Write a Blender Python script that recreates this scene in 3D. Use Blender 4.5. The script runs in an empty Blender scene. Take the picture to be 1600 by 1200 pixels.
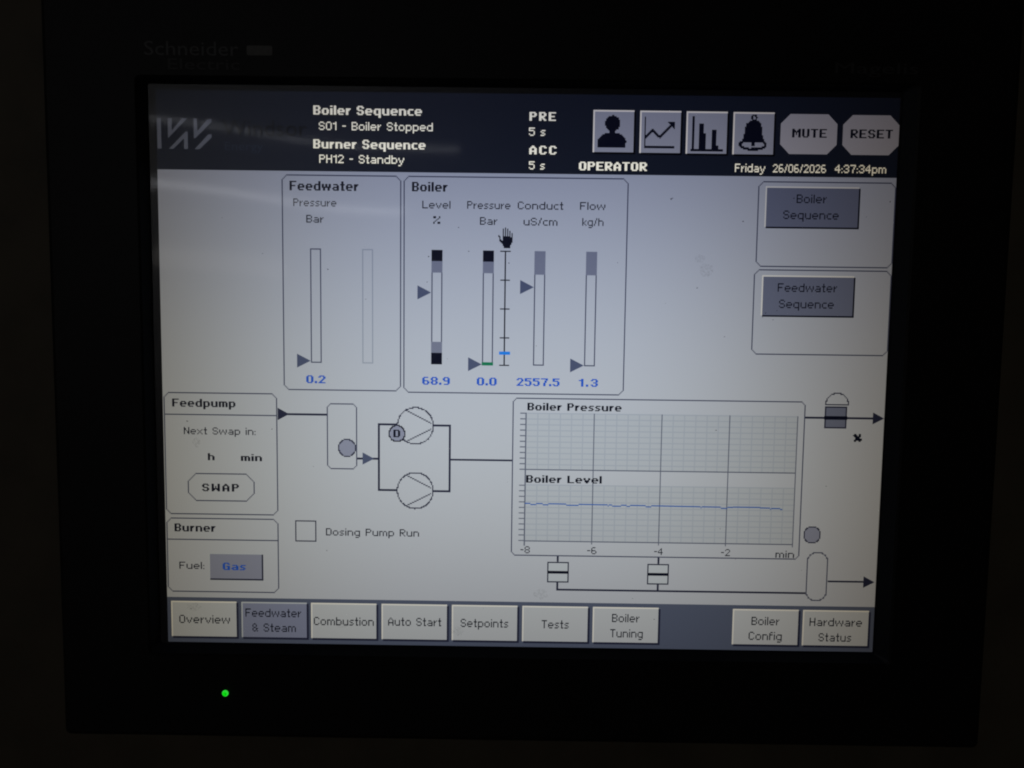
import bpy, math, random
from mathutils import Matrix, Vector
random.seed(7)
S = bpy.context.scene

# ------------------------------------------------------------------ camera, world, light, exposure
PX = 0.2112 / 640            # one picture point of the screen, metres (x)
PY = 0.1616 / 480            # and in height
cam_d = bpy.data.cameras.new('camera'); cam = bpy.data.objects.new('camera', cam_d)
S.collection.objects.link(cam); S.camera = cam
cam_d.sensor_width = 36; cam_d.lens = 27; cam_d.clip_start = 0.01; cam_d.clip_end = 50
UP = Matrix(((1, 0, 0), (0, 0, -1), (0, 1, 0)))                    # screen frame -> world (screen stands upright, faces -Y)
Rc = Matrix(((0.9999016, -0.0131072, 0.0049938), (0.0126752, 0.9968373, 0.0784516), (-0.0060063, -0.0783806, 0.9969054)))
loc = UP @ Vector((-0.0021302, 0.0158285, 0.2235255))
cam.matrix_world = Matrix.Translation(loc) @ (UP @ Rc).to_4x4()
cam_d.dof.use_dof = True; cam_d.dof.focus_distance = 0.221; cam_d.dof.aperture_fstop = 32

W = bpy.data.worlds.new('World'); S.world = W; W.use_nodes = True
bg = W.node_tree.nodes['Background']; bg.inputs[0].default_value = (0.9, 0.68, 0.42, 1); bg.inputs[1].default_value = 0.004
S.view_settings.view_transform = 'Standard'; S.view_settings.look = 'None'
S.view_settings.exposure = 0; S.view_settings.gamma = 1; S.view_settings.use_curve_mapping = False
S.cycles.max_bounces = 4; S.cycles.filter_width = 2.0

def lin(c):
    return tuple(((v/255)/12.92 if v <= 10 else ((v/255+0.055)/1.055)**2.4) for v in c)

# ------------------------------------------------------------------ materials
def film_group():
    """LCD angular response (dims and warms off axis) and the slight bulge of the touch film."""
    g = bpy.data.node_groups.new('lcd_response', 'ShaderNodeTree')
    I, O = 'INPUT', 'OUTPUT'
    g.interface.new_socket('Color', in_out=I, socket_type='NodeSocketColor')
    g.interface.new_socket('Emission', in_out=O, socket_type='NodeSocketColor')
    g.interface.new_socket('Normal', in_out=O, socket_type='NodeSocketVector')
    n = g.nodes; L = g.links.new
    gi = n.new('NodeGroupInput'); go = n.new('NodeGroupOutput'); geo = n.new('ShaderNodeNewGeometry')
    def vm(op, a, b=None):
        v = n.new('ShaderNodeVectorMath'); v.operation = op
        for i, s in enumerate((a, b)):
            if s is None: continue
            if isinstance(s, (tuple, Vector)): v.inputs[i].default_value = s
            else: L(s, v.inputs[i])
        return v
    def ma(op, a, b=None, clamp=False):
        v = n.new('ShaderNodeMath'); v.operation = op; v.use_clamp = clamp
        for i, s in enumerate((a, b)):
            if s is None: continue
            if isinstance(s, (int, float)): v.inputs[i].default_value = s
            else: L(s, v.inputs[i])
        return v.outputs[0]
    si = n.new('ShaderNodeSeparateXYZ'); L(geo.outputs['Incoming'], si.inputs[0])
    cc = n.new('ShaderNodeSeparateColor'); L(gi.outputs[0], cc.inputs[0])
    co = n.new('ShaderNodeCombineColor')
    # (sideways falloff, vertical falloff, brightest direction) for red, green, blue
    for k, (kx, kz, x0, z0) in enumerate(((11.30, 7.30, .010, .12), (12.90, 7.50, .010, .11), (15.60, 6.50, .006, .075))):
        u = ma('ABSOLUTE', ma('SUBTRACT', si.outputs[0], x0)); w = ma('SUBTRACT', si.outputs[2], z0)
        q = ma('ADD', ma('MULTIPLY', ma('POWER', u, 3.0), kx), ma('MULTIPLY', ma('MULTIPLY', w, w), kz))
        L(ma('MULTIPLY', cc.outputs[k], ma('EXPONENT', ma('MULTIPLY', ma('MINIMUM', q, 2.3), -1.0))), co.inputs[k])
    L(co.outputs[0], go.inputs[0])
    # film bulge
    sp = n.new('ShaderNodeSeparateXYZ'); L(geo.outputs['Position'], sp.inputs[0])
    u = ma('DIVIDE', ma('SUBTRACT', sp.outputs[0], BULGE[0]), BULGE[1])
    e = ma('EXPONENT', ma('MULTIPLY', ma('MULTIPLY', u, u), -1))
    cz = n.new('ShaderNodeCombineXYZ'); L(ma('MULTIPLY', e, BULGE[2]), cz.inputs[2])
    nv = vm('NORMALIZE', vm('ADD', geo.outputs['Normal'], cz.outputs[0]).outputs[0])
    L(nv.outputs[0], go.inputs[1])
    return g
BULGE = (-0.052, 0.030, 0.006)
GROUP = film_group()

def lcd(name, rgb, level=1.0, sample=False):
    m = bpy.data.materials.new(name); m.use_nodes = True
    nt = m.node_tree; b = nt.nodes['Principled BSDF']
    g = nt.nodes.new('ShaderNodeGroup'); g.node_tree = GROUP
    c = lin(rgb); g.inputs[0].default_value = (*[v*level for v in c], 1)
    b.inputs['Base Color'].default_value = (0.012, 0.012, 0.013, 1)
    b.inputs['Roughness'].default_value = 0.42; b.inputs['Specular IOR Level'].default_value = 0.5
    b.inputs['Coat Weight'].default_value = 0.10; b.inputs['Coat Roughness'].default_value = 0.052
    b.inputs['Emission Strength'].default_value = 1
    nt.links.new(g.outputs[0], b.inputs['Emission Color'])
    nt.links.new(g.outputs[1], b.inputs['Normal']); nt.links.new(g.outputs[1], b.inputs['Coat Normal'])
    if not sample: m.cycles.emission_sampling = 'NONE'
    return m

def plastic(name, base, rough, bump=0.0, scale=900, spec=0.5):
    m = bpy.data.materials.new(name); m.use_nodes = True
    nt = m.node_tree; b = nt.nodes['Principled BSDF']
    tc = nt.nodes.new('ShaderNodeTexCoord'); nz = nt.nodes.new('ShaderNodeTexNoise')
    nz.inputs['Scale'].default_value = scale; nz.inputs['Detail'].default_value = 6
    nt.links.new(tc.outputs['Object'], nz.inputs['Vector'])
    rp = nt.nodes.new('ShaderNodeValToRGB')
    rp.color_ramp.elements[0].position = .3; rp.color_ramp.elements[1].position = .75
    rp.color_ramp.elements[0].color = (*[v*.82 for v in base], 1); rp.color_ramp.elements[1].color = (*[min(1, v*1.15) for v in base], 1)
    nt.links.new(nz.outputs['Fac'], rp.inputs[0]); nt.links.new(rp.outputs[0], b.inputs['Base Color'])
    b.inputs['Roughness'].default_value = rough; b.inputs['Specular IOR Level'].default_value = spec
    if bump:
        bp = nt.nodes.new('ShaderNodeBump'); bp.inputs['Strength'].default_value = bump; bp.inputs['Distance'].default_value = 0.0002
        nt.links.new(nz.outputs['Fac'], bp.inputs['Height']); nt.links.new(bp.outputs[0], b.inputs['Normal'])
    return m

def glow(name, rgb, strength):
    m = bpy.data.materials.new(name); m.use_nodes = True
    b = m.node_tree.nodes['Principled BSDF']
    b.inputs['Base Color'].default_value = (*[v*.5 for v in rgb], 1); b.inputs['Roughness'].default_value = .3
    b.inputs['Emission Color'].default_value = (*rgb, 1); b.inputs['Emission Strength'].default_value = strength
    return m

M = dict(
    page=lcd('lcd_page', (173, 180, 190), sample=True),
    plot=lcd('lcd_plot', (167, 175, 184)),
    light=lcd('lcd_light', (178, 185, 191)),
    fill=lcd('lcd_fill', (176, 185, 193)),
    paleedge=lcd('lcd_pale_edge', (220, 222, 216)),
    edge=lcd('lcd_highlight', (250, 244, 222), 1.1),
    navy=lcd('lcd_navy', (24, 30, 43)),
    navbar=lcd('lcd_bar', (80, 89, 110)),
    icon=lcd('lcd_icon_face', (163, 166, 172)),
    oct=lcd('lcd_octagon', (181, 180, 180)),
    slate=lcd('lcd_slate', (103, 110, 131)),
    slateb=lcd('lcd_slate_key', (124, 132, 158)),
    mauve=lcd('lcd_mauve', (131, 137, 158)),
    grey=lcd('lcd_grey', (112, 118, 137)),
    dark=lcd('lcd_dark', (8, 12, 30)),
    text=lcd('lcd_text', (14, 18, 34)),
    line=lcd('lcd_line', (66, 72, 94)),
    pipe=lcd('lcd_pipe', (36, 40, 62)),
    arrow=lcd('lcd_arrow', (72, 81, 107)),
    faint=lcd('lcd_faint', (142, 151, 164)),
    grid=lcd('lcd_grid', (155, 164, 176)),
    axis=lcd('lcd_axis', (92, 99, 116)),
    cream=lcd('lcd_cream', (255, 250, 215), 1.55),
    blue=lcd('lcd_blue', (34, 84, 184)),
    bright=lcd('lcd_blue_mark', (30, 120, 215)),
    trace=lcd('lcd_trace', (50, 92, 165)),
    green=lcd('lcd_green', (20, 112, 78)),
    logo=lcd('lcd_logo', (112, 118, 128)),
    ghost=lcd('lcd_ghost', (0, 0, 4)),
    ghost2=lcd('lcd_ghost_light', (52, 60, 72)),
    off=lcd('lcd_margin', (2, 2, 3)),
    bezel=plastic('black_bezel_film', (0.0075, 0.0072, 0.0075), 0.55, 0.15, 700, 0.25),
    frame=plastic('screen_recess', (0.010, 0.013, 0.020), 0.6, 0.1, 900),
    print=plastic('grey_print', (0.075, 0.075, 0.075), 0.6, 0, 900),
    print2=plastic('dim_print', (0.032, 0.032, 0.032), 0.6, 0, 900),
    mark=plastic('pale_mark', (0.11, 0.11, 0.10), 0.6, 0, 900),
    cabinet=plastic('brown_grey_paint', (0.10, 0.082, 0.055), 0.6, 0.4, 60, 0.3),
    housing=plastic('white_fitting', (0.7, 0.7, 0.68), 0.5, 0, 30),
    led=glow('green_lamp', (0.002, 0.66, 0.004), 1.0),
    ledrim=glow('green_lamp_rim', (0.03, 0.62, 0.04), 1.0),
    tube=glow('tube_glow', (0.93, 0.95, 1.0), 17),
    tube_wide=glow('tube_glow_wide', (1.0, 0.93, 0.86), 3.5),
)
def smudge_mat(name, rgb, alpha):
    m = bpy.data.materials.new(name); m.use_nodes = True
    nt = m.node_tree; b = nt.nodes['Principled BSDF']
    b.inputs['Base Color'].default_value = (*rgb, 1); b.inputs['Roughness'].default_value = .9
    nz = nt.nodes.new('ShaderNodeTexNoise'); nz.inputs['Scale'].default_value = 1500; nz.inputs['Detail'].default_value = 4
    tc = nt.nodes.new('ShaderNodeTexCoord'); nt.links.new(tc.outputs['Object'], nz.inputs['Vector'])
    mr = nt.nodes.new('ShaderNodeMapRange'); mr.inputs[1].default_value = .4; mr.inputs[2].default_value = .65; mr.inputs[3].default_value = 0; mr.inputs[4].default_value = alpha
    nt.links.new(nz.outputs['Fac'], mr.inputs[0]); nt.links.new(mr.outputs[0], b.inputs['Alpha'])
    return m
M['smudge'] = smudge_mat('finger_smudge', (0.05, 0.045, 0.04), 0.16)
M['speck'] = smudge_mat('dust', (0.05, 0.05, 0.045), 0.9)

# ------------------------------------------------------------------ mesh helpers (screen points -> world)
def P(lx, ly, h):
    """point lx, ly of the 640 x 480 picture, h metres proud of the screen"""
    return ((lx/640 - .5)*640*PX, -h, (.5 - ly/480)*480*PY)

ROOT = None
def link(name, verts, faces, mat, parent, label=None, mats=None, fm=None, smooth=False, stuff=False):
    me = bpy.data.meshes.new(name)
    ctr = Vector((0, 0, 0))
    if verts:
        lo = [min(v[i] for v in verts) for i in range(3)]; hi = [max(v[i] for v in verts) for i in range(3)]
        ctr = Vector([(a+b)/2 for a, b in zip(lo, hi)])
    me.from_pydata([Vector(v) - ctr for v in verts], [], faces)
    for mm in (mats or [mat]): me.materials.append(M[mm] if isinstance(mm, str) else mm)
    if fm: me.polygons.foreach_set('material_index', fm)
    if smooth: me.polygons.foreach_set('use_smooth', [True]*len(me.polygons))
    me.update()
    o = bpy.data.objects.new(name, me); S.collection.objects.link(o)
    if parent is not None:
        o.parent = parent; off = Vector((0, 0, 0)); q = parent
        while q is not None: off += q.location; q = q.parent
        o.location = ctr - off
    else: o.location = ctr
    if label: o['label'] = label
    if stuff: o['kind'] = 'stuff'
    return o

def thing(name, loc, label, cat, group=None):
    o = bpy.data.objects.new(name, None); S.collection.objects.link(o); o.location = loc
    o.empty_display_size = .02
    o['label'] = label; o['category'] = cat
    if group: o['group'] = group
    return o

# layer heights of the picture (drawn one over another)
Z = dict(page=0, bar=5e-5, box=1e-4, face=1.5e-4, line=2e-4, mid=2.5e-4, text=3e-4, top=3.5e-4)

class Art:
    """flat picture element: rectangles and polygons in screen points"""
    def __init__(s): s.v = []; s.f = []
    def poly(s, pts, z):
        i = len(s.v); s.v += [P(x, y, z) for x, y in pts]
        # faces must look at the viewer (-Y)
        a = sum(pts[k][0]*pts[(k+1) % len(pts)][1] - pts[(k+1) % len(pts)][0]*pts[k][1] for k in range(len(pts)))
        idx = list(range(i, i+len(pts)))
        s.f.append(idx[::-1] if a > 0 else idx)
        return s
    def rect(s, x0, y0, x1, y1, z): return s.poly([(x0, y0), (x1, y0), (x1, y1), (x0, y1)], z)
    def pixels(s, cells, z, ox=0, oy=0, sx=1, sy=1):
        """set of (col,row): merged to runs"""
        rows = {}
        for c, r in cells: rows.setdefault(r, []).append(c)
        runs = {}
        for r, cs in rows.items():
            cs = sorted(set(cs)); a = cs[0]; p = a
            for c in cs[1:]+[10**6]:
                if c != p+1: runs.setdefault((a, p+1), []).append(r); a = c
                p = c
        for (a, b), rs in runs.items():
            rs.sort(); t = rs[0]; p = t
            for r in rs[1:]+[10**6]:
                if r != p+1:
                    s.rect(ox+a*sx, oy+t*sy, ox+b*sx, oy+(p+1)*sy, z); t = r
                p = r
        return s
    def build(s, name, mat, parent, label=None, **k): return link(name, s.v, s.f, mat, parent, label, **k)

def line_cells(x0, y0, x1, y1):
    x0, y0, x1, y1 = map(round, (x0, y0, x1, y1)); out = set()
    dx, dy = abs(x1-x0), abs(y1-y0); n = max(dx, dy, 1)
    for i in range(n+1): out.add((round(x0+(x1-x0)*i/n), round(y0+(y1-y0)*i/n)))
    return out
def circle_cells(cx, cy, r):
    out = set()
    for i in range(int(r*16)):
        a = i/(r*16)*2*math.pi; out.add((math.floor(cx+r*math.cos(a)+.5), math.floor(cy+r*math.sin(a)+.5)))
    return out
def disc_pts(cx, cy, r, n=28, ry=None):
    ry = ry or r
    return [(cx+r*math.cos(2*math.pi*i/n), cy+ry*math.sin(2*math.pi*i/n)) for i in range(n)]
def box_cells(x0, y0, x1, y1, c=3):
    x0, y0, x1, y1 = map(round, (x0, y0, x1, y1))
    out = set()
    for a in ((x0+c, y0, x1-c, y0), (x0+c, y1, x1-c, y1), (x0, y0+c, x0, y1-c), (x1, y0+c, x1, y1-c),
              (x0, y0+c, x0+c, y0), (x1-c, y0, x1, y0+c), (x0, y1-c, x0+c, y1), (x1-c, y1, x1, y1-c)):
        out |= line_cells(*a)
    return out
def oct_pts(x0, y0, x1, y1, c): return [(x0+c, y0), (x1-c, y0), (x1, y0+c), (x1, y1-c), (x1-c, y1), (x0+c, y1), (x0, y1-c), (x0, y0+c)]

# ------------------------------------------------------------------ bitmap lettering, 7 rows of capitals + 2 below the line
FONT = {}
def glyphs(src):
    for blk in src.strip().split('\n'):
        ch, rows = blk[0], blk[2:].split('/')
        FONT[ch] = rows
glyphs('''
A ..#../.#.#./#...#/#...#/#####/#...#/#...#
B ####./#...#/#...#/####./#...#/#...#/####.
C .###./#...#/#..../#..../#..../#...#/.###.
D ####./#...#/#...#/#...#/#...#/#...#/####.
E #####/#..../#..../####./#..../#..../#####
F #####/#..../#..../####./#..../#..../#....
G .###./#...#/#..../#.###/#...#/#...#/.####
H #...#/#...#/#...#/#####/#...#/#...#/#...#
L #..../#..../#..../#..../#..../#..../#####
M #...#/##.##/##.##/#.#.#/#.#.#/#...#/#...#
N #...#/##..#/##..#/#.#.#/#..##/#..##/#...#
O .###./#...#/#...#/#...#/#...#/#...#/.###.
P ####./#...#/#...#/####./#..../#..../#....
R ####./#...#/#...#/####./#.#../#..#./#...#
S .###./#...#/#..../.###./....#/#...#/.###.
T #####/..#../..#../..#../..#../..#../..#..
U #...#/#...#/#...#/#...#/#...#/#...#/.###.
W #...#/#...#/#.#.#/#.#.#/#.#.#/.#.#./.#.#.
a ...../...../.###./....#/.####/#...#/.####
b #..../#..../####./#...#/#...#/#...#/####.
c ..../..../.###/#.../#.../#.../.###
d ....#/....#/.####/#...#/#...#/#...#/.####
e ...../...../.###./#...#/#####/#..../.###.
f .##/#../###/#../#../#../#..
g ...../...../.####/#...#/#...#/#...#/.####/....#/.###.
h #..../#..../####./#...#/#...#/#...#/#...#
i #/./#/#/#/#/#
k #.../#.../#..#/#.#./##../#.#./#..#
l #/#/#/#/#/#/#
m ......./......./###.##./#..#..#/#..#..#/#..#..#/#..#..#
n ...../...../####./#...#/#...#/#...#/#...#
o ...../...../.###./#...#/#...#/#...#/.###.
p ...../...../####./#...#/#...#/#...#/####./#..../#....
q ...../...../.####/#...#/#...#/#...#/.####/....#/....#
r .../.../#.#/##./#../#../#..
s ..../..../.###/#.../.##./...#/###.
t .#./.#./###/.#./.#./.#./.##
u ...../...../#...#/#...#/#...#/#...#/.####
v ...../...../#...#/#...#/.#.#./.#.#./..#..
w ......./......./#..#..#/#..#..#/#.#.#.#/.#...#./.#...#.
x ...../...../#...#/.#.#./..#../.#.#./#...#
y ...../...../#...#/#...#/.#.#./.#.#./..#../..#../##...
0 .###./#...#/#...#/#...#/#...#/#...#/.###.
1 ..#/###/..#/..#/..#/..#/..#
2 .###./#...#/....#/...#./..#../.#.../#####
3 .###./#...#/....#/..##./....#/#...#/.###.
4 ...#./..##./.#.#./#..#./#####/...#./...#.
5 #####/#..../####./....#/....#/#...#/.###.
6 .###./#..../#..../####./#...#/#...#/.###.
7 #####/....#/...#./...#./..#../..#../..#..
8 .###./#...#/#...#/.###./#...#/#...#/.###.
9 .###./#...#/#...#/.####/....#/....#/.###.
- .../.../.../###/.../.../...
/ ..#/..#/.#./.#./.#./#../#..
: ./././#/././#
. ./././././#/#
% ##..#/##..#/...#./..#../.#.../#..##/#..##
& .##../#..#./#..#./.##../#..##/#..#./.##.#
''')
BOLD = dict(W='##...##/##...##/##.#.##/##.#.##/#######/###.###/##...##', M='##...##/###.###/#######/##.#.##/##.#.##/##...##/##...##',
            N='##..##/###.##/###.##/######/##.###/##.###/##..##', G='.####./##..##/##..../##.###/##..##/##..##/.#####')
def text(s, x0, x1, base, cap, z, bold=False):
    """place s so that its ink runs from x0 to x1 with its feet on base"""
    gs = []
    for ch in s:
        if ch == ' ': gs.append(None); continue
        rows = FONT[ch]
        if bold and ch in BOLD: rows = BOLD[ch].split('/')
        elif bold: rows = [''.join('#' if (c == '#' or (k > 0 and (r+'.')[k-1] == '#')) else '.' for k, c in enumerate(r+'.')) for r in rows]
        gs.append(rows)
    inkw = sum((3 if g is None else len(g[0])) for g in gs); gaps = len(s)-1
    best = None
    for sp in (1, 2, 3):
        n = inkw + gaps*sp
        sc = (x1-x0)/n
        if best is None or abs(math.log(sc/1.07)) < abs(math.log(best[1]/1.07)): best = (sp, sc)
    sp, sx = best; sy = cap/7
    a = Art(); x = 0
    for g in gs:
        if g is None: x += 3+sp; continue
        cells = {(c, r) for r, row in enumerate(g) for c, ch in enumerate(row) if ch == '#'}
        a.pixels(cells, z, x0+x*sx, base-7*sy, sx, sy)
        x += len(g[0])+sp
    return a
def letter(s, x0, x1, base, cap, mat, parent, bold=False, z=None, name='lettering'):
    return text(s, x0, x1, base, cap, Z['text'] if z is None else z, bold).build(name, mat, parent)

# ------------------------------------------------------------------ cabinet front and panel body
def slab(x0, x1, z0, z1, y0, y1):
    v = [(x0, y0, z0), (x1, y0, z0), (x1, y0, z1), (x0, y0, z1), (x0, y1, z0), (x1, y1, z0), (x1, y1, z1), (x0, y1, z1)]
    return v, [(0, 1, 2, 3), (5, 4, 7, 6), (4, 0, 3, 7), (1, 5, 6, 2), (3, 2, 6, 7), (4, 5, 1, 0)]
v, f = slab(-0.42, 0.42, -0.55, 0.5, 0.004, 0.03)
door = link('cabinet_door', v, f, 'cabinet', None, 'dark brown cabinet front around and behind the black touch panel')
door['category'] = 'cabinet'

ROOT = thing('touch_panel', (0, 0.003, P(0, 562.7, 0)[2]), 'black framed touch panel with lit boiler control screen and green lamp', 'touch panel')

def rrect(x0, y0, x1, y1, r, n=6):
    pts = []
    for cx, cy, a0 in ((x1-r, y0+r, -90), (x1-r, y1-r, 0), (x0+r, y1-r, 90), (x0+r, y0+r, 180)):
        for i in range(n+1):
            a = math.radians(a0+90*i/n); pts.append((cx+r*math.cos(a), cy+r*math.sin(a)))
    return pts
def ring(loops, closed_back=False):
    """bridge successive loops [(pts,h)], all with equal counts"""
    n = len(loops[0][0]); v = []; f = []
    for pts, h in loops: v += [P(x, y, h) for x, y in pts]
    for k in range(len(loops)-1):
        for i in range(n):
            j = (i+1) % n; f.append((k*n+i, k*n+j, (k+1)*n+j, (k+1)*n+i))
    return v, f
B0, B1, B2, B3 = -91.6, -92, 735.3, 562.7
FH = 0.0035
loops = [(rrect(B0, B1, B2, B3, 6), -0.0038), (rrect(B0, B1, B2, B3, 6), FH-0.0012), (rrect(B0+1.2, B1+1.2, B2-1.2, B3-1.2, 5), FH-0.0003), (rrect(B0+4, B1+4, B2-4, B3-4, 4), FH),
         (rrect(-13, -9, 652, 488, 5), FH), (rrect(-11.5, -7.5, 650, 486.5, 4), FH-0.0004), (rrect(-7.2, -5.2, 641.5, 481, 2), 0.0005), (rrect(-7.2, -5.2, 641.5, 481, 2), -0.0010)]
v, f = ring(loops)
nn = 28
bez = link('bezel', v, f, 'bezel', ROOT, 'wide matt black frame', mats=['bezel', 'frame'], fm=[0]*(5*nn)+[1]*(2*nn))
# dead margin of the screen under the touch film
a = Art()
a.rect(-8, -6, 648, 0, -1e-4).rect(-8, 480, 648, 486, -1e-4).rect(-8, 0, 0, 480, -1e-4).rect(640, 0, 648, 480, -1e-4)
a.build('screen_margin', 'off', ROOT)
# maker's lettering printed on the bezel
T_H = FH + 5e-5
def printed(s, x0, x1, base, cap, mat, name='lettering', parent=None, h=None):
    """smooth printed lettering from the built-in vector face, laid on the bezel"""
    cu = bpy.data.curves.new('print', 'FONT'); cu.body = s; cu.resolution_u = 3
    tmp = bpy.data.objects.new('print', cu); S.collection.objects.link(tmp)
    bpy.context.view_layer.update()
    me = bpy.data.meshes.new_from_object(tmp.evaluated_get(bpy.context.evaluated_depsgraph_get()))
    xs = [v.co.x for v in me.vertices]; ys = [v.co.y for v in me.vertices]
    lo, hi, top = min(xs), max(xs), max(ys); k = (x1-x0)/(hi-lo)
    vs = [P(x0+(v.co.x-lo)*k, base-v.co.y/top*cap, T_H if h is None else h) for v in me.vertices]
    fs = [tuple(p.vertices) for p in me.polygons]
    bpy.data.objects.remove(tmp); bpy.data.meshes.remove(me); bpy.data.curves.remove(cu)
    return link(name, vs, fs, mat, parent or ROOT)
printed('Schneider', -3.9, 75.8, -25, 11.3, 'print')
printed('Electric', 15.8, 76.8, -13.7, 8.6, 'print2')
printed('Magelis', 578.8, 648.7, -16.3, 8.6, 'print2')
Art().poly(rrect(82.7, -33.4, 104.4, -25.5, 1.5, 3), T_H).build('maker_mark', 'mark', ROOT)
# small round lamp
cx, cy, r = 55.4, 521.7, 2.55
v, f = [], []
for k, (rr, h) in enumerate(((r*1.12, 0), (r*1.12, 2e-4), (r*.98, 3e-4), (r*.8, 5.5e-4), (r*.5, 7.5e-4), (r*.2, 8.3e-4))):
    for i in range(24):
        a = 2*math.pi*i/24; v.append(P(cx+rr*math.cos(a), cy+rr*math.sin(a)*PX/PY, FH+h))
for k in range(5):
    for i in range(24): f.append((k*24+i, k*24+(i+1) % 24, (k+1)*24+(i+1) % 24, (k+1)*24+i))
f.append(tuple(range(5*24, 6*24)))
link('status_lamp', v, f, 'led', ROOT, 'small round glowing green lamp', mats=['ledrim', 'led'], fm=[0]*72+[1]*49, smooth=True)

# ------------------------------------------------------------------ the picture on the screen
Art().rect(0, 66, 640, 439, Z['page']).build('screen_page', 'page', ROOT)
head = Art().rect(0, 0, 640, 66, Z['page']).build('header_bar', 'navy', ROOT, 'dark navy bar across the top')
nav = Art().rect(0, 439, 640, 480, Z['page']).build('navigation_bar', 'navbar', ROOT, 'slate bar across the bottom')

# logo strokes
a = Art(); z = Z['text']
def gx(u): return 1+(u-100)*0.0945
def gy(w): return 23.5+(w-205)*0.0895
for pts in (((100, 205), (137, 205), (137, 488), (100, 488)),
            ((198, 205), (235, 205), (235, 318), (330, 205), (378, 205), (202, 388), (198, 388)),
            ((435, 205), (465, 205), (470, 318), (560, 215), (598, 208), (598, 238), (450, 388), (435, 388)),
            ((203, 490), (360, 328), (380, 328), (380, 490), (343, 490), (343, 392), (246, 490)),
            ((440, 490), (566, 352), (598, 350), (598, 380), (486, 490))):
    pts = [(gx(p), gy(q)) for p, q in pts]
    a.poly(pts, z)
a.build('logo_mark', 'logo', head, 'pale slanting double W logo')
printed('Windsor', 57.3, 130.5, 37.3, 13.0, 'ghost', parent=head, h=Z['text'])
printed('Energy', 59.3, 92.6, 49.5, 7.0, 'ghost2', parent=head, h=Z['text'])

for s, x0, x1, b, c, bold in (
    ('Boiler Sequence', 136.1, 229.7, 19.2, 7.5, 1), ('S01 - Boiler Stopped', 140.8, 239.1, 31.9, 6.9, 0),
    ('Burner Sequence', 135.9, 232.9, 47.1, 7.5, 1), ('PH12 - Standby', 141.0, 214.5, 59.2, 6.9, 0),
    ('PRE', 322.3, 345.0, 22.2, 7.1, 1), ('5 s', 322.0, 336.1, 34.7, 6.8, 0), ('ACC', 322.5, 346.0, 50.0, 7.1, 1), ('5 s', 322.4, 336.0, 62.6, 6.8, 0),
    ('OPERATOR', 365.6, 424.3, 62.8, 7.1, 1), ('Friday', 500.2, 526.2, 62.7, 6.9, 0), ('26/06/2026', 532.9, 578.6, 62.7, 6.8, 0), ('4:37:34pm', 586.3, 630.4, 62.5, 6.8, 0)):
    letter(s, x0, x1, b, c, 'cream', head, bool(bold))

def raised_button(x0, y0, x1, y1, face, parent, label=None, name='button', w=1.6, shadow='dark', sw=1.4, hi='edge'):
    b = Art().rect(x0, y0, x1, y1, Z['face']).build(name, face, parent, label)
    a = Art(); z = Z['line']
    a.rect(x0, y0, x1, y0+w, z).rect(x0, y0+w, x0+w, y1, z)
    a.build('highlight_edge', hi, b)
    if shadow:
        a = Art(); a.rect(x0+w, y1-.2, x1+sw, y1+sw, z).rect(x1-.2, y0+w, x1+sw, y1-.2, z)
        a.build('shadow_edge', shadow, b)
    return b

# four square icon buttons
ic = []
for k, (x0, lab) in enumerate(((377.2, 'grey square key with a person'), (417.4, 'grey square key with a rising line chart'), (457.3, 'grey square key with a bar chart'), (497.5, 'grey square key with a bell'))):
    b = raised_button(x0, 12.7+k*.15, x0+35.2, 47.6+k*.15, 'icon', head, lab, w=1.3, shadow='ghost', hi='edge')
    b.parent = ROOT; b.location = Vector(b.location) + head.location
    ic.append((b, x0, 12.7+k*.15))
def inside(p, x, y):
    c = False
    for i in range(len(p)):
        (xa, ya), (xb, yb) = p[i], p[i-1]
        if (ya > y) != (yb > y) and x < (xb-xa)*(y-ya)/(yb-ya)+xa: c = not c
    return c
def IC(k, polys, holes=(), again=()):
    """icon drawn in whole screen points: polys, minus holes, plus again"""
    b, x0, y0 = ic[k]; cells = set()
    for c in range(36):
        for r in range(36):
            x, y = c+.5, r+.5
            on = any(inside(p, x, y) for p in polys) and not any(inside(p, x, y) for p in holes)
            if on or any(inside(p, x, y) for p in again): cells.add((c, r))
    return Art().pixels(cells, Z['text'], x0, y0, 1, 1).build('icon', 'dark', b)
def R(x0, y0, x1, y1): return [(x0, y0), (x1, y0), (x1, y1), (x0, y1)]
def thick(x0, y0, x1, y1, w):
    d = math.hypot(x1-x0, y1-y0); nx, ny = -(y1-y0)/d*w/2, (x1-x0)/d*w/2
    ex, ey = (x1-x0)/d*w*.3, (y1-y0)/d*w*.3
    return [(x0+nx-ex, y0+ny-ey), (x1+nx+ex, y1+ny+ey), (x1-nx+ex, y1-ny+ey), (x0-nx-ex, y0-ny-ey)]
IC(0, [disc_pts(16.8, 11, 6.6), R(14, 15, 19, 20),
       [(3.6, 31.1), (3.6, 26.5), (4.6, 23.6), (6.6, 21.4), (9.5, 19.6), (12.5, 18.8), (20.5, 18.8), (23.6, 19.6), (26.3, 21.4), (27.6, 23.4), (28.8, 24.9), (28.8, 26.3), (27.8, 27.3), (27.8, 31.1)]])
IC(1, [R(4, 5, 5.4, 31), R(4, 29, 30, 31), [(23.5, 9), (30, 9), (30, 15.5)], thick(5, 22, 11, 16.2, 2), thick(11, 16.2, 17, 21.6, 2), thick(17, 21.6, 27.2, 11.4, 2)])
IC(2, [R(5, 4, 7, 31), R(4, 31, 32, 32.6), R(11, 10, 14.6, 32), R(14.5, 18, 17, 32), R(22, 15, 25.6, 32), R(25.5, 28, 28, 32)])
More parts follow.
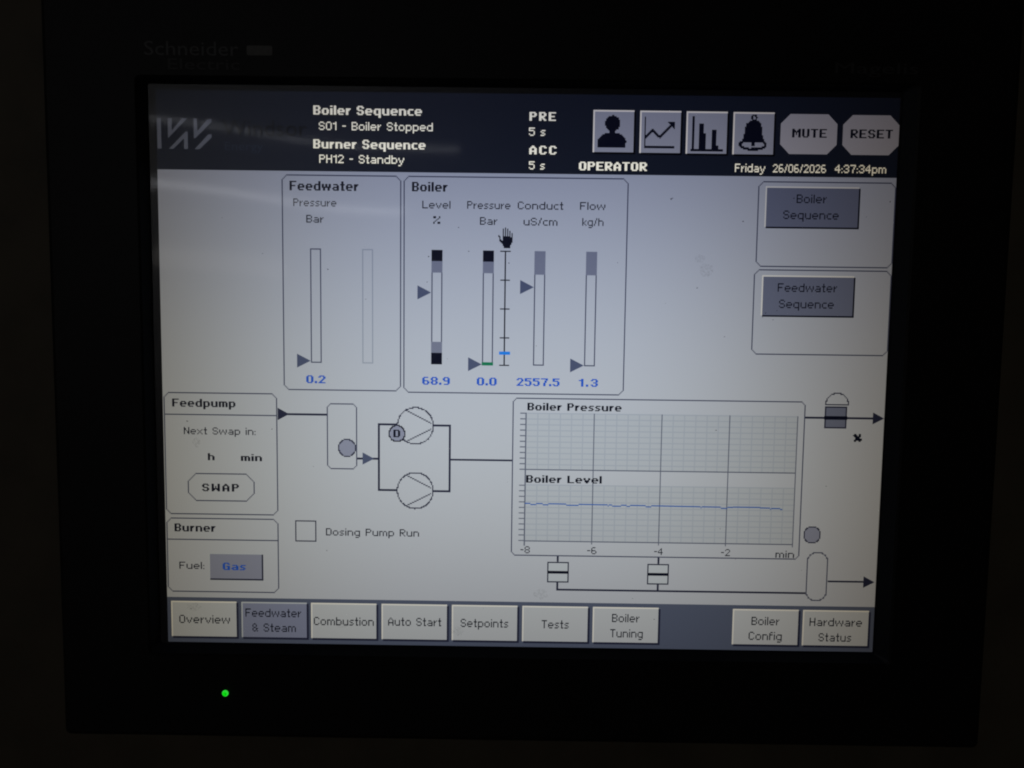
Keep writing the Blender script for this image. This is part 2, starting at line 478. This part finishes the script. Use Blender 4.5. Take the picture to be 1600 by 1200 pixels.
IC(3, [[(14.6, 6.8), (21.6, 6.8), (24.0, 9.6), (24.8, 14), (25.4, 19), (27.2, 24.6), (7.4, 24.6), (9.2, 20), (10, 14), (11.4, 9.4)], disc_pts(17.1, 26.8, 12.4, 24, 5.1), disc_pts(17.8, 4.6, 2.8, 16)],
   [[(7.5, 25.8), (10.5, 25), (24.5, 25), (27.3, 26), (26.2, 28.2), (21, 29.6), (18.5, 28.9), (15, 29.8), (11, 28.9), (7.9, 27.6)], disc_pts(17.8, 4.6, 1.2, 12)],
   [R(15.9, 24, 19, 28)])

for s, bx, tx in (('MUTE', (538.4, 14.2, 586.9, 47.2), (548.2, 578)), ('RESET', (591.9, 14.5, 640, 47.3), (598.3, 634.6))):
    b = Art().poly(oct_pts(*bx, 8), Z['face']).build('octagon_button', 'oct', ROOT, 'grey octagonal key reading '+s)
    letter(s, *tx, 33.6, 7.2, 'dark', b, True)

# panels with thin rounded outlines
def panel(x0, y0, x1, y1, label, sep=None, double=False, name='panel_outline', c=4):
    a = Art(); cells = box_cells(x0, y0, x1, y1, c)
    a.pixels(cells, Z['line'])
    if sep: a.rect(round(x0)+1, sep, round(x1), sep+1, Z['line'])
    return a.build(name, 'line', ROOT, label)
fw = panel(108, 69, 211, 252, 'outlined box headed Feedwater')
bo = panel(214, 69, 408, 253, 'outlined box headed Boiler')
fp = panel(1, 256, 101, 363, 'outlined box headed Feedpump', 275)
bu = panel(1, 367, 101, 433, 'outlined box headed Burner', 386)
q1 = panel(521, 70, 639, 141, 'outlined box upper right')
q2 = panel(520, 144, 639, 216, 'outlined box below the upper right one')
ch = panel(311, 257, 569, 396, 'outlined box round the trend charts', c=3)

letter('Feedwater', 115.0, 174.9, 82.3, 7.9, 'text', fw, True)
letter('Pressure', 118.1, 155.6, 95.6, 6.5, 'text', fw); letter('Bar', 129.3, 144.4, 109.3, 6.5, 'text', fw)
letter('Boiler', 221.3, 252.2, 82.0, 7.9, 'dark', bo, True)
for s, x0, x1, b in (('Level', 230.3, 254.8, 96.2), ('%', 239.9, 246.0, 109.1), ('Pressure', 269.3, 306.8, 96.1), ('Bar', 280.5, 295.6, 109.4),
                     ('Conduct', 313.2, 352.7, 96.0), ('uS/cm', 318.4, 347.9, 109.5), ('Flow', 367.2, 389.2, 95.8), ('kg/h', 369.4, 387.9, 109.2)):
    letter(s, x0, x1, b, 6.5, 'text', bo)

# gauges: hollow tube, limit blocks, pointer, reading
def gauge(x, label, pointer, value, high=None, alarm=None, low=False, lc='line'):
    y0, y1 = 131, 229; x1 = x+9.6
    a = Art(); z = Z['line']
    a.rect(x, y0, x+1, y1, z).rect(x1-1, y0, x1, y1, z).rect(x+1, y0, x1-1, y0+1, z).rect(x+1, y1-1, x1-1, y1, z)
    g = a.build('gauge', lc, ROOT, label)
    if high: Art().rect(x, high[0], x1, high[1], Z['mid']).build('limit_block', 'grey', g)
    if alarm: Art().rect(x, alarm[0], x1, alarm[1], Z['mid']).build('alarm_block', 'dark', g)
    if low:
        Art().rect(x, 209.5, x1, 219, Z['mid']).build('limit_block', 'grey', g)
        Art().rect(x, 219, x1, y1, Z['mid']).build('alarm_block', 'dark', g)
    if pointer:
        Art().poly([(x-12.2, pointer-6), (x-.2, pointer), (x-12.2, pointer+6)], Z['mid']).build('pointer', 'arrow', g)
    if value:
        letter(value[0], value[1], value[2], 246.7, 6.8, 'blue', g, True, name='reading')
    return g
gauge(132.3, 'empty feedwater pressure gauge', 227.3, ('0.2', 128.1, 145.2))
gauge(177.8, 'faint unused gauge outline', None, None, lc='faint')
gauge(238.5, 'level gauge with dark blocks at both ends', 167.3, ('68.9', 230.8, 255.2), (140.5, 150.3), (131, 140.5), True)
gp = gauge(283.4, 'pressure gauge with green foot', 228.5, ('0.0', 279.0, 296.6), (140.5, 150.3), (131, 140.5))
Art().rect(283.2, 226.6, 293.2, 229.4, Z['text']).build('green_mark', 'green', gp)
gauge(328.4, 'conductivity gauge', 161.7, ('2557.5', 314.1, 352.1), (131, 151))
gauge(373.4, 'flow gauge', 228.4, ('1.3', 369.0, 386.0), (131, 151))
# vertical scale with hand on top
a = Art(); a.rect(302.4, 131, 303.6, 229.4, Z['line'])
for y, w in ((131, 4.6), (155.5, 4.2), (180.1, 4.2), (204.9, 4.2), (228.6, 4.4)): a.rect(303-w, y, 303+w, y+1, Z['mid'])
sc = a.build('scale_line', 'text', ROOT, 'vertical set point scale')
Art().rect(298.4, 217.2, 308.1, 219.9, Z['text']).build('blue_mark', 'bright', sc)
hand = '''......#......
....#.#.#....
....#.#.#....
....#.#.#.#..
....#.#.#.#..
....#.#.#.#.#
....#.#.#.#.#
#...#.#.#.#.#
##..#######.#
.#..#########
.#..#########
.##.#########
.############
..###########
...#########.
....########.
....#######..
.....######..
.....######..'''.split('\n')
Art().pixels({(c, r) for r, row in enumerate(hand) for c, k in enumerate(row) if k == '#'}, Z['text'], 296.6, 111.4, .96, .92).build('hand_icon', 'dark', ROOT, 'black raised open hand sign')

# feedpump and burner boxes
letter('Feedpump', 8.7, 65.0, 268.7, 7.0, 'dark', fp, True)
letter('Next Swap in:', 18.6, 82.6, 292.8, 6.3, 'text', fp)
letter('h', 39.6, 45.6, 315.5, 6.2, 'dark', fp, True); letter('min', 69.1, 88.0, 315.8, 6.2, 'dark', fp, True)
b = Art().pixels(box_cells(21, 327, 80, 351, 7), Z['line']).build('swap_button', 'line', ROOT, 'octagonal outline key reading SWAP')
letter('SWAP', 33.9, 67.0, 343.1, 6.8, 'dark', b, True)
letter('Burner', 8.4, 45.4, 379.3, 7.1, 'dark', bu, True); letter('Fuel:', 12.0, 34.6, 413.0, 6.4, 'text', bu)
b = raised_button(38.7, 398.4, 86.6, 421.6, 'mauve', ROOT, 'mauve key reading Gas in blue', shadow='pipe', w=.9, sw=1.2, hi='fill')
letter('Gas', 51.2, 72.0, 413.6, 6.7, 'blue', b, True)
a = Art().pixels(box_cells(117, 368, 135, 386, 0), Z['line']); 
cb = a.build('check_box', 'pipe', ROOT, 'empty square tick box')
letter('Dosing Pump Run', 144.7, 228.4, 381.1, 6.5, 'text', cb)

# sequence buttons on the right
for (x0, y0, x1, y1), l1, l2, lab in (((527.4, 74.2, 608.2, 108.2), ('Boiler', 554.4, 580.4, 88.0), ('Sequence', 543.4, 591.3, 101.5), 'slate key reading Boiler Sequence'),
                                       ((527.2, 149.0, 607.4, 183.2), ('Feedwater', 541.1, 592.8, 162.9), ('Sequence', 542.8, 590.6, 176.8), 'slate key reading Feedwater Sequence')):
    b = raised_button(x0, y0, x1, y1, 'slate', ROOT, lab, w=1.2, sw=1.2, hi='paleedge')
    letter(l1[0], l1[1], l1[2], l1[3], 7.2, 'text', b); letter(l2[0], l2[1], l2[2], l2[3], 7.2, 'text', b)

# navigation keys
NAV = [(3.6, 0, [('Overview', 10.9, 57.0, 462.4)]), (67.4, 1, [('Feedwater', 71.1, 121.7, 455.7), ('& Steam', 77.3, 116.8, 469.2)]),
       (130.6, 0, [('Combustion', 133.2, 187.6, 462.5)]), (194.6, 0, [('Auto Start', 200.6, 248.8, 462.0)]), (258.3, 0, [('Setpoints', 266.4, 309.5, 462.3)]),
       (322.1, 0, [('Tests', 339.7, 364.3, 462.4)]), (385.9, 0, [('Boiler', 403.3, 428.1, 455.8), ('Tuning', 401.9, 431.5, 469.7)]),
       (512.3, 0, [('Boiler', 529.3, 554.5, 456.6), ('Config', 527.2, 557.2, 470.2)]), (575.6, 0, [('Hardware', 581.7, 629.0, 456.7), ('Status', 590.4, 619.9, 470.6)])]
for x, sel, ls in NAV:
    b = raised_button(x, 442.3, x+59.4, 474.6, 'slateb' if sel else 'light', ROOT, ('slate' if sel else 'pale')+' key reading '+' '.join(l[0] for l in ls).replace('&', 'and'), hi='paleedge' if not sel else 'fill', w=1.2, sw=1.7, shadow='pipe')
    for s, x0, x1, by in ls: letter(s, x0, x1, by, 7.5, 'text', b)

# trend charts
Art().rect(323, 270, 563, 320, Z['box']).rect(323, 333, 563, 383, Z['box']).build('plot_area', 'plot', ch)
a = Art(); cells = set()
for k in range(1, 24): cells |= line_cells(323+k*10, 270, 323+k*10, 382) if k % 6 else set()
for k in range(1, 10): cells |= line_cells(324, 270+k*5, 562, 270+k*5)
for k in range(0, 10): cells |= line_cells(324, 333+k*5, 562, 333+k*5)
cells |= line_cells(324, 270, 562, 270)
cells = {(c, r) for c, r in cells if not (320 <= r < 333)}
a.pixels(cells, Z['face'], 0, 0, 1, 1); a.build('chart_grid', 'grid', ch)
a = Art(); z = Z['line']
for x in (383, 443, 503, 563): a.rect(x, 270, x+.9, 386, z)
a.rect(322.4, 270, 323.6, 388, z).rect(323.6, 319.4, 563, 320.4, Z['mid']).rect(323.6, 383, 563, 384, Z['mid'])
for k in range(11): a.rect(317.8, 270+k*4.93, 322.4, 271+k*4.93, z)
for k in range(11): a.rect(317.6, 333.5+k*4.93, 322.4, 334.4+k*4.93, z)
a.build('chart_axis', 'axis', ch)
a = Art(); y = 349.2; x = 323
while x < 553:
    w = random.choice((1, 2, 2, 3, 5, 8)); yy = 349.4+(x-323)*.006 + (random.choice((0, 0, 1)) if random.random() < .75 else 0)
    if x > 540: yy = 351.0 + random.choice((0, .8))
    elif 505 < x < 533: yy = 350.2
    x2 = min(x+w, 553); a.rect(x, yy, x2, yy+1, Z['text']); x = x2
a.build('trend_line', 'trace', ch)
letter('Boiler Pressure', 324.1, 407.4, 267.9, 6.6, 'dark', ch, True); letter('Boiler Level', 323.8, 391.3, 331.5, 6.6, 'dark', ch, True)
for s, x0, x1 in (('-8', 319.6, 328.0), ('-6', 379.5, 387.9), ('-4', 439.7, 447.4), ('-2', 499.7, 507.7), ('min', 548.5, 565.2)):
    letter(s, x0, x1, 394.6 if s != 'min' else 395.4, 6.3, 'text', ch)

# plant diagram
def pipe(rects, label=None): 
    a = Art()
    for i, r in enumerate(rects): a.rect(*r, Z['face']+i*3e-6)
    return a.build('pipe_line', 'pipe', ROOT, label)
def arrow(x, y, w=10.3, h=5.4, mat='arrow'):
    return Art().poly([(x, y-h), (x+w, y), (x, y+h)], Z['mid']).build('arrow_head', mat, ROOT)
pipe([(110, 273.2, 146, 275)]); arrow(102.4, 274, mat='pipe')
pipe([(173, 311.4, 192, 313.2)]); arrow(177.8, 312.2)
pipe([(191.4, 281, 193.2, 340.8), (193.2, 281, 209.5, 282.8), (193.2, 339, 209.5, 340.8)])
pipe([(254.6, 281.4, 256.4, 341.2), (240.4, 281.4, 254.6, 283.2), (240.4, 339.4, 254.6, 341.2)])
pipe([(256.4, 311.4, 311, 313)])
pipe([(569.5, 270.2, 632, 272)]); arrow(629.6, 271, 10, 5.2, 'pipe')
pipe([(352.4, 396.8, 354.2, 402), (352.4, 420.4, 354.2, 428), (354.2, 426.3, 577, 428), (443, 396.8, 444.8, 403), (443, 421, 444.8, 426.3)])
pipe([(596.5, 415.4, 631, 417)]); arrow(628.4, 416.3, 10, 5.2, 'pipe')
t1 = Art().pixels(box_cells(146, 264, 172, 321, 3), Z['line']).build('tank_symbol', 'line', ROOT, 'tall tank outline')
Art().poly(disc_pts(163.8, 302.8, 7.6), Z['mid']).build('round_light', 'mauve', t1)
Art().pixels(circle_cells(163.5, 302.5, 7.6), Z['text']).build('round_light_outline', 'pipe', t1)
for cy in (282.6, 339.8):
    p = Art().poly(disc_pts(224.6, cy, 16.2), Z['line']).build('pump_symbol', 'page', ROOT, 'upper pump circle' if cy < 300 else 'lower pump circle')
    cells = circle_cells(224.3, cy-.3, 16) | line_cells(217, cy-13.8, 238, cy-2.5) | line_cells(238, cy+2.5, 217, cy+13.6)
    Art().pixels(cells, Z['mid']).build('pump_outline', 'pipe', p)
d = Art().poly(disc_pts(208.3, 289.6, 6.9), Z['text']).build('duty_mark', 'mauve', ROOT, 'grey disc with letter D')
Art().pixels(circle_cells(208, 289.3, 7), Z['text']+1e-5).build('duty_outline', 'text', d)
letter('D', 205.3, 211.4, 293.0, 6.6, 'dark', d, True, z=Z['top'])
for x0, y0 in ((344, 402), (434, 402.6)):
    b = Art().rect(x0, y0, x0+19.4, y0+18.6, Z['line']).build('drum_symbol', 'fill', ROOT, 'left blowdown valve box' if x0 < 400 else 'right blowdown valve box')
    a = Art(); z = Z['mid']; xa, ya, xb, yb = x0, y0, x0+19.4, y0+18.6
    a.rect(xa, ya, xb, ya+1.1, z).rect(xa, yb-1.1, xb, yb, z).rect(xa, ya+1.1, xa+1.1, yb-1.1, z).rect(xb-1.1, ya+1.1, xb, yb-1.1, z)
    a.build('box_outline', 'pipe', b)
    Art().rect(xa, ya+8.1, xb, ya+10.6, Z['text']).build('valve_bar', 'dark', b)
def round_box(x0, y0, x1, y1, r):
    cells = line_cells(x0, y0+r, x0, y1-r) | line_cells(x1, y0+r, x1, y1-r) | line_cells(x0+r, y0, x1-r, y0) | line_cells(x0+r, y1, x1-r, y1)
    for cx, cy, sx, sy in ((x0+r, y0+r, -1, -1), (x1-r, y0+r, 1, -1), (x0+r, y1-r, -1, 1), (x1-r, y1-r, 1, 1)):
        for i in range(41):
            t = math.pi/2*i/40; cells.add((round(cx+sx*r*math.cos(t)), round(cy+sy*r*math.sin(t))))
    return cells
vs = Art().pixels(round_box(577, 390, 595, 433, 8), Z['line']).build('vessel_symbol', 'line', ROOT, 'upright rounded vessel outline')
d = Art().poly(disc_pts(580.4, 374.4, 7.4), Z['mid']).build('round_light', 'mauve', ROOT, 'grey disc above the vessel')
Art().pixels(circle_cells(580, 374, 7.4), Z['text']).build('round_light_outline', 'pipe', d)
# control valve
b = Art().rect(587, 261, 606.6, 280.2, Z['line']).build('control_valve', 'slate', ROOT, 'grey control valve box with dome')
a = Art(); z = Z['mid']; a.rect(587, 261, 606.6, 262.2, z).rect(587, 279, 606.6, 280.2, z).rect(587, 262.2, 588.2, 279, z).rect(605.4, 262.2, 606.6, 279, z)
a.build('box_outline', 'pipe', b)
Art().rect(586.6, 269.4, 607, 272.6, Z['text']).build('valve_bar', 'dark', b)
cells = {(c, r) for c, r in circle_cells(597, 259, 10) if r <= 259} | line_cells(587, 259, 607, 259)
Art().pixels(cells, Z['mid'], 0, 0).build('dome_outline', 'pipe', b)
x = '''.##..##.
####.##.
.######.
..####..
..######
.#######
.##..##.'''.split('\n')
Art().pixels({(c, r) for r, row in enumerate(x) for c, k in enumerate(row) if k == '#'}, Z['text'], 612.7, 284.7, 1.02, 1).build('percent_sign', 'dark', ROOT)

# specks and smudges on the film
a = Art(); H = 4.2e-4
SP = [(447, 85), (446, 86), (56, 106), (91, 136), (262, 112), (271, 132), (635, 86), (615, 99), (531, 181), (538, 187), (541, 179), (182, 306), (552, 84), (180, 129), (401, 140), (253, 224), (591, 331), (22, 449), (529, 185)]
SP += [(random.uniform(5, 635), random.uniform(70, 470)) for _ in range(26)]
for x, y in SP:
    r = random.uniform(.45, 1.0); k = random.uniform(.5, 1)
    t0 = random.uniform(0, 3)
    a.poly([(x+r*math.cos(t0+i)*random.uniform(.7, 1.2), y+r*k*math.sin(t0+i)*random.uniform(.7, 1.2)) for i in (0, 1.05, 2.1, 3.14, 4.2, 5.25)], H)
a.build('dust_specks', 'speck', ROOT, 'scattered dust specks', stuff=True)
a = Art()
for x, y, rx, ry in ((472, 136, 5, 4), (478, 145, 7, 6), (339, 431, 7, 5), (264, 466, 6, 4.5), (158, 462, 6, 3), (24, 447, 7, 4), (30, 300, 4, 4)):
    a.poly([(x+rx*math.cos(i*.5236)*random.uniform(.7, 1.15), y+ry*math.sin(i*.5236)*random.uniform(.7, 1.15)) for i in range(12) ], H+2e-5)
a.build('smudges', 'smudge', ROOT, 'dull finger marks', stuff=True)

# ------------------------------------------------------------------ lamps of the room, seen only as streaks in the film
def mirror(lx, ly, depth):
    """where a lamp hangs so that the upright film shows it at lx, ly"""
    p = Vector(P(lx, ly, 0)); c = cam.matrix_world.translation.copy(); c.y = -c.y
    d = (p-c); return p + d*(-depth - p.y)/d.y
def lamp(a, b, rad, mat, label):
    a, b = Vector(a), Vector(b); d = b-a; L = d.length
    o = thing('tube_lamp', (a+b)/2, label, 'lamp', 'ceiling lamps behind the viewer')
    rot = d.to_track_quat('X', 'Z')
    n = 16; v = []; f = []
    for k, (x, r) in enumerate(((-L/2, rad*.6), (-L/2+.01, rad), (L/2-.01, rad), (L/2, rad*.6))):
        for i in range(n): t = 2*math.pi*i/n; v.append(Vector((x, r*math.cos(t), r*math.sin(t))))
    for k in range(3):
        for i in range(n): f.append((k*n+i, k*n+(i+1) % n, (k+1)*n+(i+1) % n, (k+1)*n+i))
    f += [tuple(range(n))[::-1], tuple(range(3*n, 4*n))]
    ctr = (a+b)/2
    link('tube', [tuple(rot @ q + ctr) for q in v], f, mat, o, smooth=True)
    w = rad*2.4; hv = [Vector((s*(L/2+.03), y, z)) for s in (-1, 1) for y, z in ((-w, rad*1.6), (w, rad*1.6), (w*.7, rad*4.5), (-w*.7, rad*4.5))]
    link('housing', [tuple(rot @ q + ctr) for q in hv], [(0, 1, 2, 3), (7, 6, 5, 4), (0, 4, 5, 1), (1, 5, 6, 2), (2, 6, 7, 3), (3, 7, 4, 0)], 'housing', o)
lamp(mirror(-30, 21.5, 3.5), mirror(262, 44.5, 3.5), .0048, 'tube', 'thin bright tube mirrored across the screen logo')
lamp(mirror(-30, 75.5, 3.5), mirror(215, 94, 3.5), .013, 'tube', 'tube mirrored below the dark header at the left')
lamp(mirror(-4, 139, 3.5), mirror(110, 143, 3.5), .05, 'tube_wide', 'short broad lamp mirrored faintly left of the gauges')
